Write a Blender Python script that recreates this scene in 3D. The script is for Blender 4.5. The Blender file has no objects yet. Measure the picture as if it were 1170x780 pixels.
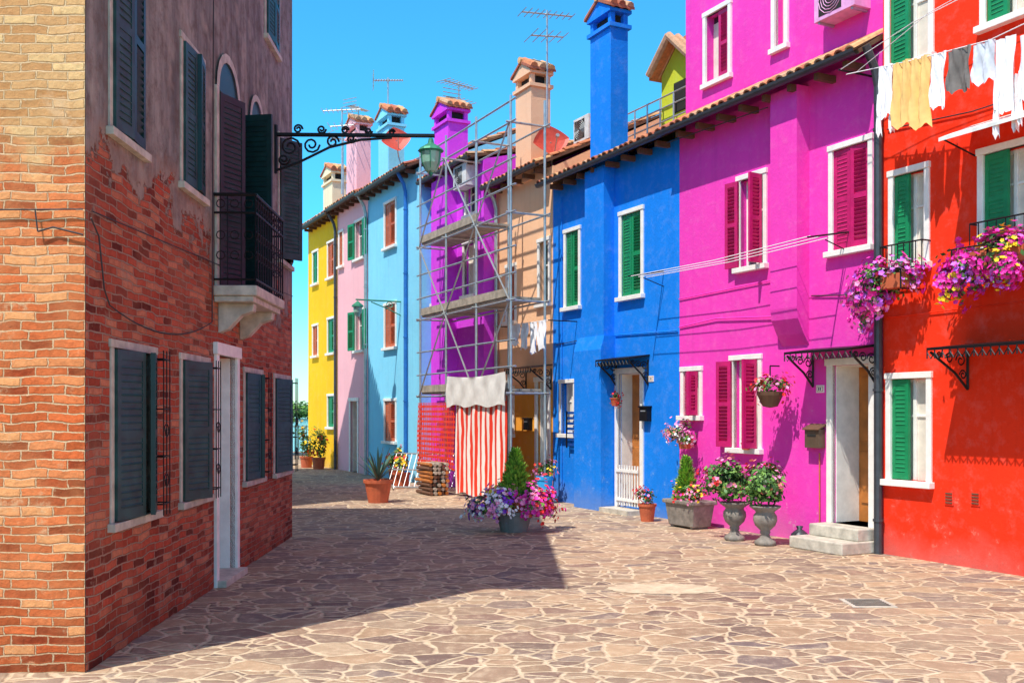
import bpy, math, random
from mathutils import Vector, Matrix
random.seed(7)
rad=math.radians
U=random.uniform
# ------------------------------------------------------------------ helpers
def fm(O,n):
    d=Vector((n[1],-n[0],0)); n3=Vector((n[0],n[1],0))
    m=Matrix.Identity(4)
    m.col[0][:3]=d; m.col[1][:3]=n3; m.col[2][:3]=(0,0,1); m.col[3][:3]=(O[0],O[1],0)
    return m
MAIN=fm((4.57,12.42),(-.8923,-.4515))
LEFT=fm((-3.08,14.1),(.99955,.03))
FRONT=fm((-2.865,6.75),(0,-1))
def lin(h):
    c=[int(h[i:i+2],16)/255 for i in (0,2,4)]
    return tuple([(x/12.92 if x<=.04045 else ((x+.055)/1.055)**2.4) for x in c]+[1])
def mul(c,k): return tuple([min(1,x*k) for x in c[:3]]+[1])
def link(ob):
    bpy.context.scene.collection.objects.link(ob); return ob
def empty(name,M=None):
    e=bpy.data.objects.new(name,None); e.empty_display_size=.2
    link(e)
    if M is not None: e.matrix_world=M
    return e
class MB:
    def __init__(s): s.v=[];s.f=[];s.fm=[];s.mats=[];s.T=None
    def mi(s,m):
        if m not in s.mats: s.mats.append(m)
        return s.mats.index(m)
    def add(s,pts,faces,mat,M=None):
        b=len(s.v); k=s.mi(mat)
        for p in pts:
            p=Vector(p)
            if M is not None: p=M@p
            if s.T is not None: p=s.T@p
            s.v.append(p)
        for f in faces: s.f.append([b+i for i in f]); s.fm.append(k)
    def box(s,x0,x1,y0,y1,z0,z1,mat,M=None):
        s.add([(x0,y0,z0),(x1,y0,z0),(x1,y1,z0),(x0,y1,z0),(x0,y0,z1),(x1,y0,z1),(x1,y1,z1),(x0,y1,z1)],
              [(0,3,2,1),(4,5,6,7),(0,1,5,4),(1,2,6,5),(2,3,7,6),(3,0,4,7)],mat,M)
    def quad(s,a,b,c,d,mat,M=None): s.add([a,b,c,d],[(0,1,2,3)],mat,M)
    def cyl(s,p0,p1,r0,mat,r1=None,n=6,M=None):
        r1=r0 if r1 is None else r1
        p0=Vector(p0);p1=Vector(p1); d=(p1-p0)
        if d.length<1e-6: return
        q=d.to_track_quat('Z','Y').to_matrix()
        pts=[];
        for r,p in ((r0,p0),(r1,p1)):
            for i in range(n):
                a=2*math.pi*i/n; pts.append(p+q@Vector((r*math.cos(a),r*math.sin(a),0)))
        fs=[(i,(i+1)%n,n+(i+1)%n,n+i) for i in range(n)]+[tuple(range(n))[::-1],tuple(range(n,2*n))]
        s.add(pts,fs,mat,M)
    def wire(s,pts,r,mat,n=5,M=None):
        for a,b in zip(pts[:-1],pts[1:]): s.cyl(a,b,r,mat,n=n,M=M)
    def lathe(s,prof,c,mat,n=20,M=None):
        pts=[];fs=[]
        for r,z in prof:
            for i in range(n):
                a=2*math.pi*i/n; pts.append((c[0]+r*math.cos(a),c[1]+r*math.sin(a),c[2]+z))
        for j in range(len(prof)-1):
            for i in range(n):
                fs.append((j*n+i,j*n+(i+1)%n,(j+1)*n+(i+1)%n,(j+1)*n+i))
        s.add(pts,fs,mat,M)
    def obj(s,name,parent=None,M=None,smooth=False,bevel=0):
        me=bpy.data.meshes.new(name); me.from_pydata([tuple(v) for v in s.v],[],s.f)
        for m in s.mats: me.materials.append(m)
        me.polygons.foreach_set('material_index',s.fm)
        if smooth: me.polygons.foreach_set('use_smooth',[True]*len(s.f))
        me.update()
        ob=link(bpy.data.objects.new(name,me))
        if parent is not None: ob.parent=parent
        if M is not None: ob.matrix_local=M
        if bevel:
            b=ob.modifiers.new('b','BEVEL'); b.width=bevel; b.segments=2; b.limit_method='ANGLE'
        return ob
# ------------------------------------------------------------------ materials
def newmat(name):
    m=bpy.data.materials.new(name); m.use_nodes=True
    return m,m.node_tree,m.node_tree.nodes['Principled BSDF']
def nd(nt,t,props=None,**ins):
    n=nt.nodes.new(t)
    for k,v in (props or {}).items(): setattr(n,k,v)
    for k,v in ins.items():
        key=int(k[1:]) if k[0]=='i' and k[1:].isdigit() else k.replace('_',' ')
        if isinstance(v,bpy.types.NodeSocket): nt.links.new(v,n.inputs[key])
        else: n.inputs[key].default_value=v
    return n
def math_(nt,op,a,b=0.,clamp=False):
    return nd(nt,'ShaderNodeMath',{'operation':op,'use_clamp':clamp},i0=a,i1=b).outputs[0]
def mixc(nt,f,a,b,bt='MIX'):
    n=nd(nt,'ShaderNodeMix',{'data_type':'RGBA','blend_type':bt})
    for idx,v in ((0,f),(6,a),(7,b)):
        if isinstance(v,bpy.types.NodeSocket): nt.links.new(v,n.inputs[idx])
        else: n.inputs[idx].default_value=v
    return n.outputs[2]
def rng(nt,v,a,b,c=0.,d=1.):
    n=nd(nt,'ShaderNodeMapRange',{},i0=v,i1=a,i2=b,i3=c,i4=d); return n.outputs[0]
def noise(nt,vec,sc,det=3.,rough=.6,dist=0.):
    return nd(nt,'ShaderNodeTexNoise',{},Vector=vec,Scale=sc,Detail=det,Roughness=rough,Distortion=dist).outputs[0]
def mapv(nt,vec,scale,loc=(0,0,0)):
    return nd(nt,'ShaderNodeMapping',{},Vector=vec,Scale=scale,Location=loc).outputs[0]
def sep(nt,vec): return nd(nt,'ShaderNodeSeparateXYZ',{},Vector=vec).outputs
def bumpn(nt,b,h,st,dist=.02,nrm=None):
    n=nd(nt,'ShaderNodeBump',{},Height=h,Strength=st,Distance=dist)
    if nrm is not None: nt.links.new(nrm,n.inputs['Normal'])
    nt.links.new(n.outputs[0],b.inputs['Normal']); return n.outputs[0]
def simple(name,col,rough=.6,metal=0.,var=.15,vs=8.,bump=0.):
    m,nt,b=newmat(name); o=nd(nt,'ShaderNodeTexCoord').outputs['Object']
    f=noise(nt,o,vs,2.)
    c=mixc(nt,rng(nt,f,.3,.7),mul(col,1-var),mul(col,1+var))
    nt.links.new(c,b.inputs['Base Color']); b.inputs['Roughness'].default_value=rough; b.inputs['Metallic'].default_value=metal
    if bump: bumpn(nt,b,noise(nt,o,vs*6,2.),bump,.01)
    return m
def stucco(name,col,upper=None,zsplit=0,wash=.3,seed=0.,under='c9b7a6'):
    m,nt,b=newmat(name); o0=nd(nt,'ShaderNodeTexCoord').outputs['Object']
    o=mapv(nt,o0,(1,1,1),(seed,seed*.7,0)); x=sep(nt,o0)
    base=col
    n1=noise(nt,o,.8,5.,.6)
    if upper:
        zz=math_(nt,'ADD',x[2],math_(nt,'MULTIPLY',n1,.8))
        base=mixc(nt,rng(nt,zz,zsplit+.2,zsplit+.5),col,upper)
    st=noise(nt,mapv(nt,o,(7,7,.3)),1.,3.,.6); n3=noise(nt,o,6.,5.,.7)
    dark=mixc(nt,1.,base,(.70,.68,.72,1),'MULTIPLY')
    c=mixc(nt,rng(nt,n1,.42,.68,0.,.28),base,dark)
    c=mixc(nt,rng(nt,st,.52,.75,0.,.3),c,dark)
    lite=mixc(nt,.16,base,(.9,.84,.8,1))
    c=mixc(nt,rng(nt,n3,.50,.74,0.,.38),c,lite)
    # flaking: small areas of under-plaster, only low on the wall
    fl_=math_(nt,'SUBTRACT',n3,math_(nt,'MULTIPLY',x[2],.06))
    c=mixc(nt,rng(nt,fl_,.60,.625,0.,wash*2),c,lin(under))
    zz=math_(nt,'ADD',x[2],math_(nt,'MULTIPLY',math_(nt,'SUBTRACT',n1,.5),1.6))
    c=mixc(nt,rng(nt,zz,.42,.0,0.,.5),c,mixc(nt,.45,dark,(.42,.38,.36,1)))
    nt.links.new(c,b.inputs['Base Color']); b.inputs['Roughness'].default_value=.88
    b.inputs['Specular IOR Level'].default_value=.2
    bumpn(nt,b,math_(nt,'ADD',math_(nt,'MULTIPLY',noise(nt,o,22.,4.,.65),.5),math_(nt,'MULTIPLY',n3,.5)),.42,.022)
    return m
def brickmat(name,plaster_z=None,c1='c05a34',c2='8f4630',c3='d98a5c',mortar='c9ad8c',palez=None,smear=.5,smc='c7a58d'):
    m,nt,b=newmat(name); o=nd(nt,'ShaderNodeTexCoord').outputs['Object']; x=sep(nt,o)
    wob=noise(nt,o,2.6,2.); big=noise(nt,o,.9,5.,.65); n2=noise(nt,o,16.,5.,.75); sm=noise(nt,o,2.3,7.,.75)
    xx=math_(nt,'ADD',x[0],math_(nt,'MULTIPLY',math_(nt,'SUBTRACT',n2,.5),.04))
    zz=math_(nt,'ADD',x[2],math_(nt,'MULTIPLY',math_(nt,'SUBTRACT',wob,.5),.07))
    zz=math_(nt,'ADD',zz,math_(nt,'MULTIPLY',math_(nt,'SUBTRACT',n2,.5),.02))
    v=nd(nt,'ShaderNodeCombineXYZ',{},X=xx,Y=zz).outputs[0]
    br=nd(nt,'ShaderNodeTexBrick',{'offset':.47,'squash':1.15,'squash_frequency':3},Vector=v,Color1=(0,0,0,1),Color2=(1,1,1,1),Mortar=(.5,.5,.5,1),Scale=1.,Mortar_Size=.012,Mortar_Smooth=1.,Bias=0.,Brick_Width=.215,Row_Height=.062)
    rv=br.outputs[0]; f0=br.outputs[1]
    fac=rng(nt,math_(nt,'ADD',f0,math_(nt,'MULTIPLY',math_(nt,'SUBTRACT',n2,.5),1.3)),.42,.8)
    ramp=nd(nt,'ShaderNodeValToRGB',{},Fac=rv); cr=ramp.color_ramp
    cr.elements[0].color=mul(lin(c2),.6); cr.elements[1].color=mul(lin(c3),1.15)
    for p,c in ((.14,lin(c2)),(.3,lin(c1)),(.5,mul(lin(c1),.8)),(.68,mul(lin(c1),1.2)),(.85,lin(c3))): e=cr.elements.new(p); e.color=c
    col=ramp.outputs[0]
    col=mixc(nt,rng(nt,n2,.42,.68,.0,.65),col,mixc(nt,1.,col,(.5,.42,.40,1),'MULTIPLY'))
    col=mixc(nt,rng(nt,big,.42,.66,0.,.45),col,lin(c3))
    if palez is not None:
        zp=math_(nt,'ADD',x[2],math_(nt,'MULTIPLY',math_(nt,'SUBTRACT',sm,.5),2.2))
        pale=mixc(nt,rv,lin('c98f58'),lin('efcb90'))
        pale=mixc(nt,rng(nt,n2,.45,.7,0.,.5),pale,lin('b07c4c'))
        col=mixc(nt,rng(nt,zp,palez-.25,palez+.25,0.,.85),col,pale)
    col=mixc(nt,math_(nt,'MULTIPLY',fac,rng(nt,big,.3,.7,.95,.6)),col,lin(mortar))
    col=mixc(nt,rng(nt,math_(nt,'ADD',sm,math_(nt,'MULTIPLY',f0,.03)),.57,.64,0.,smear),col,lin(smc))
    # dark soot and damp low down
    zl_=math_(nt,'ADD',x[2],math_(nt,'MULTIPLY',math_(nt,'SUBTRACT',sm,.5),2.))
    col=mixc(nt,rng(nt,zl_,.5,.0,0.,.5),col,mixc(nt,1.,col,(.55,.5,.5,1),'MULTIPLY'))
    hb=math_(nt,'SUBTRACT',math_(nt,'ADD',math_(nt,'MULTIPLY',n2,.9),math_(nt,'MULTIPLY',rv,.5)),fac)
    if plaster_z is not None:
        ed=math_(nt,'ADD',x[2],math_(nt,'MULTIPLY',math_(nt,'SUBTRACT',sm,.5),2.6))
        ed=math_(nt,'ADD',ed,math_(nt,'MULTIPLY',math_(nt,'SUBTRACT',big,.5),2.))
        ed=math_(nt,'ADD',ed,math_(nt,'MULTIPLY',x[0],-.07))
        mask=rng(nt,ed,plaster_z-.02,plaster_z+.03)
        edge2=rng(nt,ed,plaster_z+.0,plaster_z+.6)
        s1=noise(nt,mapv(nt,o,(2.5,2.5,.4)),1.,6.,.75); s2=noise(nt,o,5.,6.,.75)
        pc=mixc(nt,rng(nt,s1,.38,.62),lin('6e6a68'),lin('aaa096'))
        pc=mixc(nt,rng(nt,s2,.46,.64,0.,.75),pc,lin('6a564c'))
        pc=mixc(nt,rng(nt,wob,.55,.66,0.,.5),pc,lin('bcae9e'))
        pc=mixc(nt,rng(nt,edge2,1.,0.,0.,.55),pc,lin('a9826c'))
        col=mixc(nt,mask,col,pc)
        hb=math_(nt,'ADD',math_(nt,'MULTIPLY',hb,math_(nt,'SUBTRACT',1.,mask)),math_(nt,'MULTIPLY',mask,math_(nt,'ADD',1.1,s2)))
    nt.links.new(col,b.inputs['Base Color']); b.inputs['Roughness'].default_value=.9
    b.inputs['Specular IOR Level'].default_value=.15
    bumpn(nt,b,hb,1.,.016)
    return m
def paving():
    m,nt,b=newmat('crazy_paving'); o=nd(nt,'ShaderNodeTexCoord').outputs['Object']
    w=nd(nt,'ShaderNodeTexNoise',{},Vector=o,Scale=1.6,Detail=3.).outputs[1]
    v=nd(nt,'ShaderNodeVectorMath',{'operation':'MULTIPLY_ADD'},i0=w,i1=(.3,.3,0),i2=o).outputs[0]
    v=mapv(nt,v,(1.,1.35,1.))
    def vor(f,s,vec,out): return nd(nt,'ShaderNodeTexVoronoi',{'feature':f,'voronoi_dimensions':'2D'},Vector=vec,Scale=s).outputs[out]
    S=2.75
    e1=vor('DISTANCE_TO_EDGE',S,v,'Distance'); c1=nd(nt,'ShaderNodeSeparateColor',{},Color=vor('F1',S,v,'Color')).outputs
    v2=mapv(nt,v,(1.,1.,1.),(3.3,1.7,0))
    e2=vor('DISTANCE_TO_EDGE',S*1.45,v2,'Distance'); c2=nd(nt,'ShaderNodeSeparateColor',{},Color=vor('F1',S*1.45,v2,'Color')).outputs
    split=math_(nt,'GREATER_THAN',c1[1],.5)
    e2m=math_(nt,'ADD',math_(nt,'MULTIPLY',e2,.75),math_(nt,'MULTIPLY',math_(nt,'SUBTRACT',1.,split),1.))
    e=math_(nt,'MINIMUM',e1,e2m)
    n1=noise(nt,o,8.,5.,.72); n2=noise(nt,o,.4,4.,.6)
    ed=math_(nt,'ADD',e,math_(nt,'MULTIPLY',math_(nt,'SUBTRACT',n1,.5),.07))
    g=rng(nt,ed,.03,.06,1.,0.)
    val=math_(nt,'FRACT',math_(nt,'ADD',c1[0],math_(nt,'MULTIPLY',math_(nt,'MULTIPLY',c2[0],split),.8)))
    ramp=nd(nt,'ShaderNodeValToRGB',{},Fac=val); cr=ramp.color_ramp
    cr.elements[0].color=lin('8f7868'); cr.elements[1].color=lin('c4aa8c')
    for p,c in ((.15,'b3957a'),(.3,'84736e'),(.45,'a68a70'),(.6,'c0a080'),(.75,'97796a'),(.88,'7d685e')): q=cr.elements.new(p); q.color=lin(c)
    col=ramp.outputs[0]
    col=mixc(nt,rng(nt,n1,.4,.68,0.,.65),col,mixc(nt,1.,col,(.66,.62,.60,1),'MULTIPLY'))
    col=mixc(nt,rng(nt,n1,.5,.34,0.,.4),col,lin('dcc6a6'))
    col=mixc(nt,rng(nt,n2,.45,.68,0.,.35),col,lin('ccb290'))
    gc=mixc(nt,rng(nt,n1,.3,.7),lin('ecd6b4'),lin('bda586'))
    col=mixc(nt,math_(nt,'MULTIPLY',g,rng(nt,n2,.3,.7,1.,.7)),col,gc)
    nt.links.new(col,b.inputs['Base Color']); b.inputs['Roughness'].default_value=.8
    b.inputs['Specular IOR Level'].default_value=.25
    h=math_(nt,'ADD',math_(nt,'MULTIPLY',rng(nt,ed,.02,.09),.7),math_(nt,'ADD',math_(nt,'MULTIPLY',n1,.7),math_(nt,'MULTIPLY',c1[1],.3)))
    bumpn(nt,b,h,.75,.02)
    return m
white=simple('white_stone_paint',lin('f6f1e8'),.6,var=.08,bump=.15)
stone=simple('istrian_stone',lin('c4bbab'),.8,var=.25,bump=.4)
dglass=simple('window_glass',(.03,.04,.05,1),.08,var=.2)
dark=simple('dark_interior',(.02,.018,.016,1),.9)
curtain=simple('curtain_cloth',lin('e6dccb'),.9,var=.1)
green=simple('green_shutter_paint',lin('0f8a55'),.5,var=.14)
teal=simple('dark_teal_shutter_paint',lin('0c2e2e'),.45,var=.3)
tealL=simple('faded_teal_shutter_paint',lin('1f4746'),.5,var=.35)
dmag=simple('crimson_shutter_paint',lin('c41466'),.5,var=.15)
brownsh=simple('brown_shutter_paint',lin('c8602e'),.55,var=.15)
wood=simple('door_wood',lin('b8702f'),.5,var=.25,vs=5)
iron=simple('wrought_iron',(.018,.018,.02,1),.5,.6)
steel=simple('galvanised_steel',lin('b9bdbd'),.4,.6)
plank=simple('scaffold_plank',lin('a89c8c'),.8,var=.25)
pipeg=simple('dark_grey_pipe',lin('4a4d52'),.45,.4)
terrac=simple('terracotta_pot',lin('c4633f'),.75,var=.15,bump=.2)
tiles=[simple('roof_tile_%s'%c,lin(c),.85,var=.2,vs=14,bump=.3) for c in ('cc7f56','b0644a','dba673','c49a78')]
soffit=simple('timber_soffit',lin('6b4a36'),.8)
leafm=[simple('leaf_%s'%n,c,.55,var=.2) for n,c in (('dark',(.04,.10,.02,1)),('mid',(.08,.20,.04,1)),('light',(.18,.36,.06,1)))]
conm=[simple('conifer_%s'%n,c,.6,var=.2) for n,c in (('dark',(.12,.30,.04,1)),('bright',(.34,.60,.07,1)))]
def fl(n,h): return simple('petal_'+n,lin(h),.5,var=.1)
pet_mag=fl('magenta','ea28a8'); pet_pink=fl('pink','ff96c4'); pet_vio=fl('violet','9a3cd0'); pet_white=fl('white','fdf4f8'); pet_red=fl('red','ee2a2c'); pet_yel=fl('yellow','ffd028'); pet_lilac=fl('lilac','d470ea')
M_red=stucco('red_stucco',lin('fb3818'),seed=1,under='d8806a',wash=.25)
M_mag=stucco('magenta_stucco',lin('fa44bc'),seed=5,under='e8a8c8')
M_blue=stucco('blue_stucco',lin('1286f0'),seed=9,under='7ab0e0')
M_or=stucco('orange_peach_stucco',lin('ffac3c'),lin('ffc89c'),2.3,seed=12)
M_pur=stucco('purple_stucco',lin('e448ee'),seed=15)
M_lb=stucco('light_blue_stucco',lin('8ee2ff'),seed=18)
M_pk=stucco('pink_stucco',lin('ffc0c8'),seed=21)
M_ye=stucco('yellow_stucco',lin('ffca20'),seed=24)
M_yg=stucco('lime_stucco',lin('cfd63a'),seed=27)
M_peach=stucco('peach_stucco',lin('ffc8a0'),seed=30)
M_cream=stucco('cream_stucco',lin('f6e4c0'),seed=33)
M_grey=stucco('grey_stucco',lin('d5cabc'),seed=36)
# ------------------------------------------------------------------ building parts
def facade(mb,s0,s1,z0,z1,holes,mat,o=0,rev=.2,rm=None):
    xs=sorted({s0,s1,*[h[0] for h in holes],*[h[1] for h in holes]}); zs=sorted({z0,z1,*[h[2] for h in holes],*[h[3] for h in holes]})
    xs=[x for x in xs if s0<=x<=s1]; zs=[z for z in zs if z0<=z<=z1]
    for a,b in zip(xs[:-1],xs[1:]):
        for c,d in zip(zs[:-1],zs[1:]):
            cx,cz=(a+b)/2,(c+d)/2
            if any(h[0]<cx<h[1] and h[2]<cz<h[3] for h in holes): continue
            mb.quad((a,o,c),(a,o,d),(b,o,d),(b,o,c),mat)
    for h in holes:
        a,b,c,d=h[:4]; r=h[4] if len(h)>4 else rev; q=rm or mat
        mb.quad((a,o,c),(a,o-r,c),(a,o-r,d),(a,o,d),q); mb.quad((b,o,c),(b,o,d),(b,o-r,d),(b,o-r,c),q)
        mb.quad((a,o,d),(a,o-r,d),(b,o-r,d),(b,o,d),q); mb.quad((a,o,c),(b,o,c),(b,o-r,c),(a,o-r,c),q)
def leaf(mb,M,w,h,mat,louver=True):
    t=.018; st=.055
    mb.box(0,st,-t,t,0,h,mat,M); mb.box(w-st,w,-t,t,0,h,mat,M)
    mb.box(st,w-st,-t,t,0,.08,mat,M); mb.box(st,w-st,-t,t,h-.07,h,mat,M); mb.box(st,w-st,-t,t,h*.5-.03,h*.5+.03,mat,M)
    if louver:
        n=int(h/.058)
        for i in range(n):
            z=.09+(h-.17)*(i+.5)/n
            if abs(z-h*.5)<.04: continue
            mb.box(st,w-st,-.003,.003,-.03,.03,mat,M@Matrix.Translation((0,0,z))@Matrix.Rotation(rad(-38+U(-5,5)),4,'X'))
        mb.box(st,w-st,-.012,-.008,.08,h-.07,mat,M)
    else:
        k=4
        for i in range(k):
            a=st+(w-2*st)*i/k; mb.box(a+.004,a+(w-2*st)/k-.004,-.012,.012,.08,h-.07,mat,M)
def shutters(mb,a,b,c,d,o,la,lb,mat,louver=True):
    w=(b-a)/2-.004
    for which,ang in (('a',la),('b',lb)):
        if ang is None: continue
        ho=o+(.055 if ang>60 else -.03)
        base=Matrix.Translation((a if which=='a' else b,ho,c+.01))
        M=base@(Matrix.Rotation(rad(ang),4,'Z') if which=='a' else Matrix.Rotation(rad(180-ang),4,'Z'))
        leaf(mb,M,w,d-c-.02,mat,louver)
class House:
    def __init__(s,name,s0,s1,ztop,mat,o=0,depth=6,frame=MAIN,eave=.3,roof=True,gutter=True,rise=1.7,wmat=white):
        s.e=empty(name,frame); s.a=(s0,s1,ztop,mat,o,depth,eave,roof,gutter,rise); s.holes=[]; s.det=MB(); s.sh=MB(); s.gl=MB(); s.wm=wmat
    def win(s,s0,s1,z0,z1,la=None,lb=None,sm=green,inner='glass',fw=.075,fmat=None,sill=True,louver=True,rev=.16):
        o=s.a[4]; f=fmat or s.wm
        a,b,c,d=s0+fw,s1-fw,z0+fw,z1-fw
        s.holes.append((a,b,c,d,rev)); D=s.det; p=.028
        D.box(s0,a,o-.06,o+p,z0+fw,z1-fw,f); D.box(b,s1,o-.06,o+p,z0+fw,z1-fw,f)
        D.box(s0-.01,s1+.01,o-.06,o+p+.012,z1-fw,z1,f)
        D.box(s0-.03,s1+.03,o-.06,o+(.09 if sill else p+.01),z0,z0+fw,f)
        g=o-rev+.03
        s.gl.box(a,b,g-.01,g,c,d,dglass)
        if inner=='curtain': s.gl.box(a+.02,b-.02,g,g+.006,c,d-.04,curtain)
        mid=(a+b)/2
        D.box(mid-.025,mid+.025,g,g+.035,c,d,f); D.box(a,a+.035,g,g+.03,c,d,f); D.box(b-.035,b,g,g+.03,c,d,f)
        D.box(a+.035,mid-.025,g,g+.028,d-.04,d,f); D.box(mid+.025,b-.035,g,g+.028,d-.04,d,f); D.box(a+.035,b-.035,g,g+.025,c+(d-c)*.62,c+(d-c)*.62+.03,f)
        shutters(s.sh,a,b,c,d,o,la,lb,sm,louver)
    def door(s,s0,s1,z0,z1,dm=wood,fw=.1,rev=.3,fmat=None,rm=None):
        o=s.a[4]; f=fmat or s.wm; a,b,d=s0+fw,s1-fw,z1-fw
        s.holes.append((a,b,z0,d,rev)); D=s.det
        D.box(s0,a,o-.05,o+.03,z0,d,f); D.box(b,s1,o-.05,o+.03,z0,d,f); D.box(s0-.02,s1+.02,o-.05,o+.045,d,z1,f)
        g=o-rev+.05
        if rev>.25:
            D.box(a,a+.012,o-rev,o-.05,z0,d,f); D.box(b-.012,b,o-rev,o-.05,z0,d,f); D.box(a+.012,b-.012,o-rev,o-.05,d-.012,d,f)
        D.box(a+.012,b-.012,g-.04,g,z0,d-.012,dm); w=b-a-.024
        for i in range(2):
            for zz in ((.12,.45),(.52,.93)):
                x0=a+.012+w*(.5*i+.09); x1=a+.012+w*(.5*i+.41); H=d-z0
                D.box(x0,x1,g,g+.018,z0+H*zz[0],z0+H*zz[1],dm)
        D.cyl((a+.1,g+.01,z0+1.),(a+.1,g+.06,z0+1.),.018,iron)
    def build(s):
        s0,s1,zt,mat,o,dep,ev,roof,gut,rise=s.a; a,b=s0+.002,s1-.002
        w=MB(); facade(w,a,b,0,zt,s.holes,mat,o)
        w.quad((a,o,0),(a,o-dep,0),(a,o-dep,zt),(a,o,zt),mat); w.quad((b,o,0),(b,o,zt),(b,o-dep,zt),(b,o-dep,0),mat)
        w.quad((a,o-dep,0),(b,o-dep,0),(b,o-dep,zt),(a,o-dep,zt),mat)
        w.obj('walls',s.e)
        if s.det.f: s.det.obj('window_and_door_frames',s.e,bevel=.006)
        if s.sh.f: s.sh.obj('shutters',s.e)
        if s.gl.f: s.gl.obj('window_panes',s.e)
        if roof: tileroof(s.e,a,b,o+ev,zt-.02,o-dep/2,zt+rise,mat if rise else None,gut,o,dep)
def tileroof(par,s0,s1,oe,ze,orr,zr,gm=None,gutter=True,ow=0,dep=6,rows=9,name='roof'):
    r=MB(); L=math.hypot(orr-oe,zr-ze); u=Vector((0,(orr-oe)/L,(zr-ze)/L)); n=Vector((0,-u.z,u.y))
    if n.z<0: n=-n
    e=Vector((0,oe,ze))
    def P(s,t,h): q=e+u*t+n*h; return (s,q.y,q.z)
    r.add([P(s0,0,0),P(s1,0,0),P(s1,L,0),P(s0,L,0),P(s0,0,.05),P(s1,0,.05),P(s1,L,.05),P(s0,L,.05)],[(0,3,2,1),(4,5,6,7),(0,1,5,4),(1,2,6,5),(2,3,7,6),(3,0,4,7)],soffit)
    w=.17; nc=max(1,int((s1-s0)/w)); w=(s1-s0)/nc; rl=.36; nr=min(rows,int(L/rl)) if rows else int(L/rl); rl=L/int(max(1,L/rl))
    for i in range(nc):
        cx=s0+w*(i+.5)
        for j in range(nr):
            m=random.choice(tiles); t0=j*rl-(.05 if j==0 else .04)+U(-.02,.02); t1=(j+1)*rl+.02; ra=w*.43; rb=w*.36
            pts=[]; k=5; dx=U(-.01,.01); up=U(0,.012)
            for t,rr,hh in ((t0,ra,.035+up),(t1,rb,.012)):
                for q in range(k+1):
                    an=math.pi*q/k; pts.append(P(cx+dx+rr*math.cos(an),t,.05+hh+rr*.75*math.sin(an)))
            for q in range(k+1):
                an=math.pi*q/k; pts.append(P(cx+dx+(ra-.022)*math.cos(an),t0,.05+.03+up+(ra-.022)*.75*math.sin(an)))
            fs=[(q,q+1,k+2+q,k+1+q) for q in range(k)]+[(q+1,q,2*k+2+q,2*k+3+q) for q in range(k)]
            r.add(pts,fs,m)
    if gm is not None:
        ob=ow-dep
        r.quad((s0,orr,zr+.05),(s1,orr,zr+.05),(s1,ob,ze+.05),(s0,ob,ze+.05),tiles[0])
        for s in (s0+.003,s1-.003): r.add([(s,ow,ze),(s,ob,ze),(s,orr,zr)],[(0,1,2)],gm)
    x=s0+.25
    while x<s1-.1 and abs(oe-ow)>.15:
        r.box(x,x+.07,ow,oe-.04,ze-.09,ze-.004,soffit); x+=.5
    if gutter:
        k=6; pts=[];
        for s in (s0,s1):
            for q in range(k+1):
                an=math.pi+math.pi*q/k; pts.append((s,oe+.05+.065*math.cos(an),ze+.05+.07*math.sin(an)))
        r.add(pts,[(q,q+1,k+2+q,k+1+q) for q in range(k)],pipeg)
    return r.obj(name,par)
def chimney(par,s0,s1,o0,o1,z0,z1,mat,hood=.45,name='chimney'):
    c=MB(); a,b=min(o0,o1),max(o0,o1)
    c.box(s0,s1,a,b,z0,z1,mat)
    c.box(s0-.05,s1+.05,a-.05,b+.05,z1,z1+.07,mat)
    q=.09
    for x in (s0,s1-q):
        for y in (a,b-q): c.box(x,x+q,y,y+q,z1+.07,z1+.27,mat)
    c.box(s0+q,s1-q,a+q,b-q,z1+.07,z1+.25,dark)
    c.box(s0-.05,s1+.05,a-.05,b+.05,z1+.27,z1+.33,mat)
    mx=(s0+s1)/2; zt=z1+.33+hood*.5
    for sg in (-1,1):
        xe=mx+sg*((s1-s0)/2+.1)
        c.add([(mx,a-.08,zt),(mx,b+.08,zt),(xe,b+.08,z1+.33),(xe,a-.08,z1+.33),(mx,a-.08,zt+.05),(mx,b+.08,zt+.05),(xe,b+.08,z1+.38),(xe,a-.08,z1+.38)],[(0,1,2,3),(4,7,6,5),(3,2,6,7),(0,3,7,4),(1,5,6,2)],tiles[1])
        y=a-.08; w=(b-a+.16)/max(2,int((b-a+.16)/.16)); 
        while y<b+.07:
            c.cyl((xe,y+w/2,z1+.385),(mx,y+w/2,zt+.055),w*.42,random.choice(tiles),n=8); y+=w
    c.add([(s0-.05,b+.045,z1+.33),(s1+.05,b+.045,z1+.33),(mx,b+.045,zt)],[(0,1,2)],mat); c.add([(s0-.05,a-.045,z1+.33),(s1+.05,a-.045,z1+.33),(mx,a-.045,zt)],[(0,2,1)],mat)
    c.cyl((mx,a-.1,zt+.06),(mx,b+.1,zt+.06),.07,tiles[2],n=8)
    return c.obj(name,par)
def scroll(c,r,turns=1.4,a0=0,sg=1,n=14):
    return [(c[0]+r*(1-i/n*.75)*math.cos(a0+sg*turns*2*math.pi*i/n),c[1]+r*(1-i/n*.75)*math.sin(a0+sg*turns*2*math.pi*i/n)) for i in range(n+1)]
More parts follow.
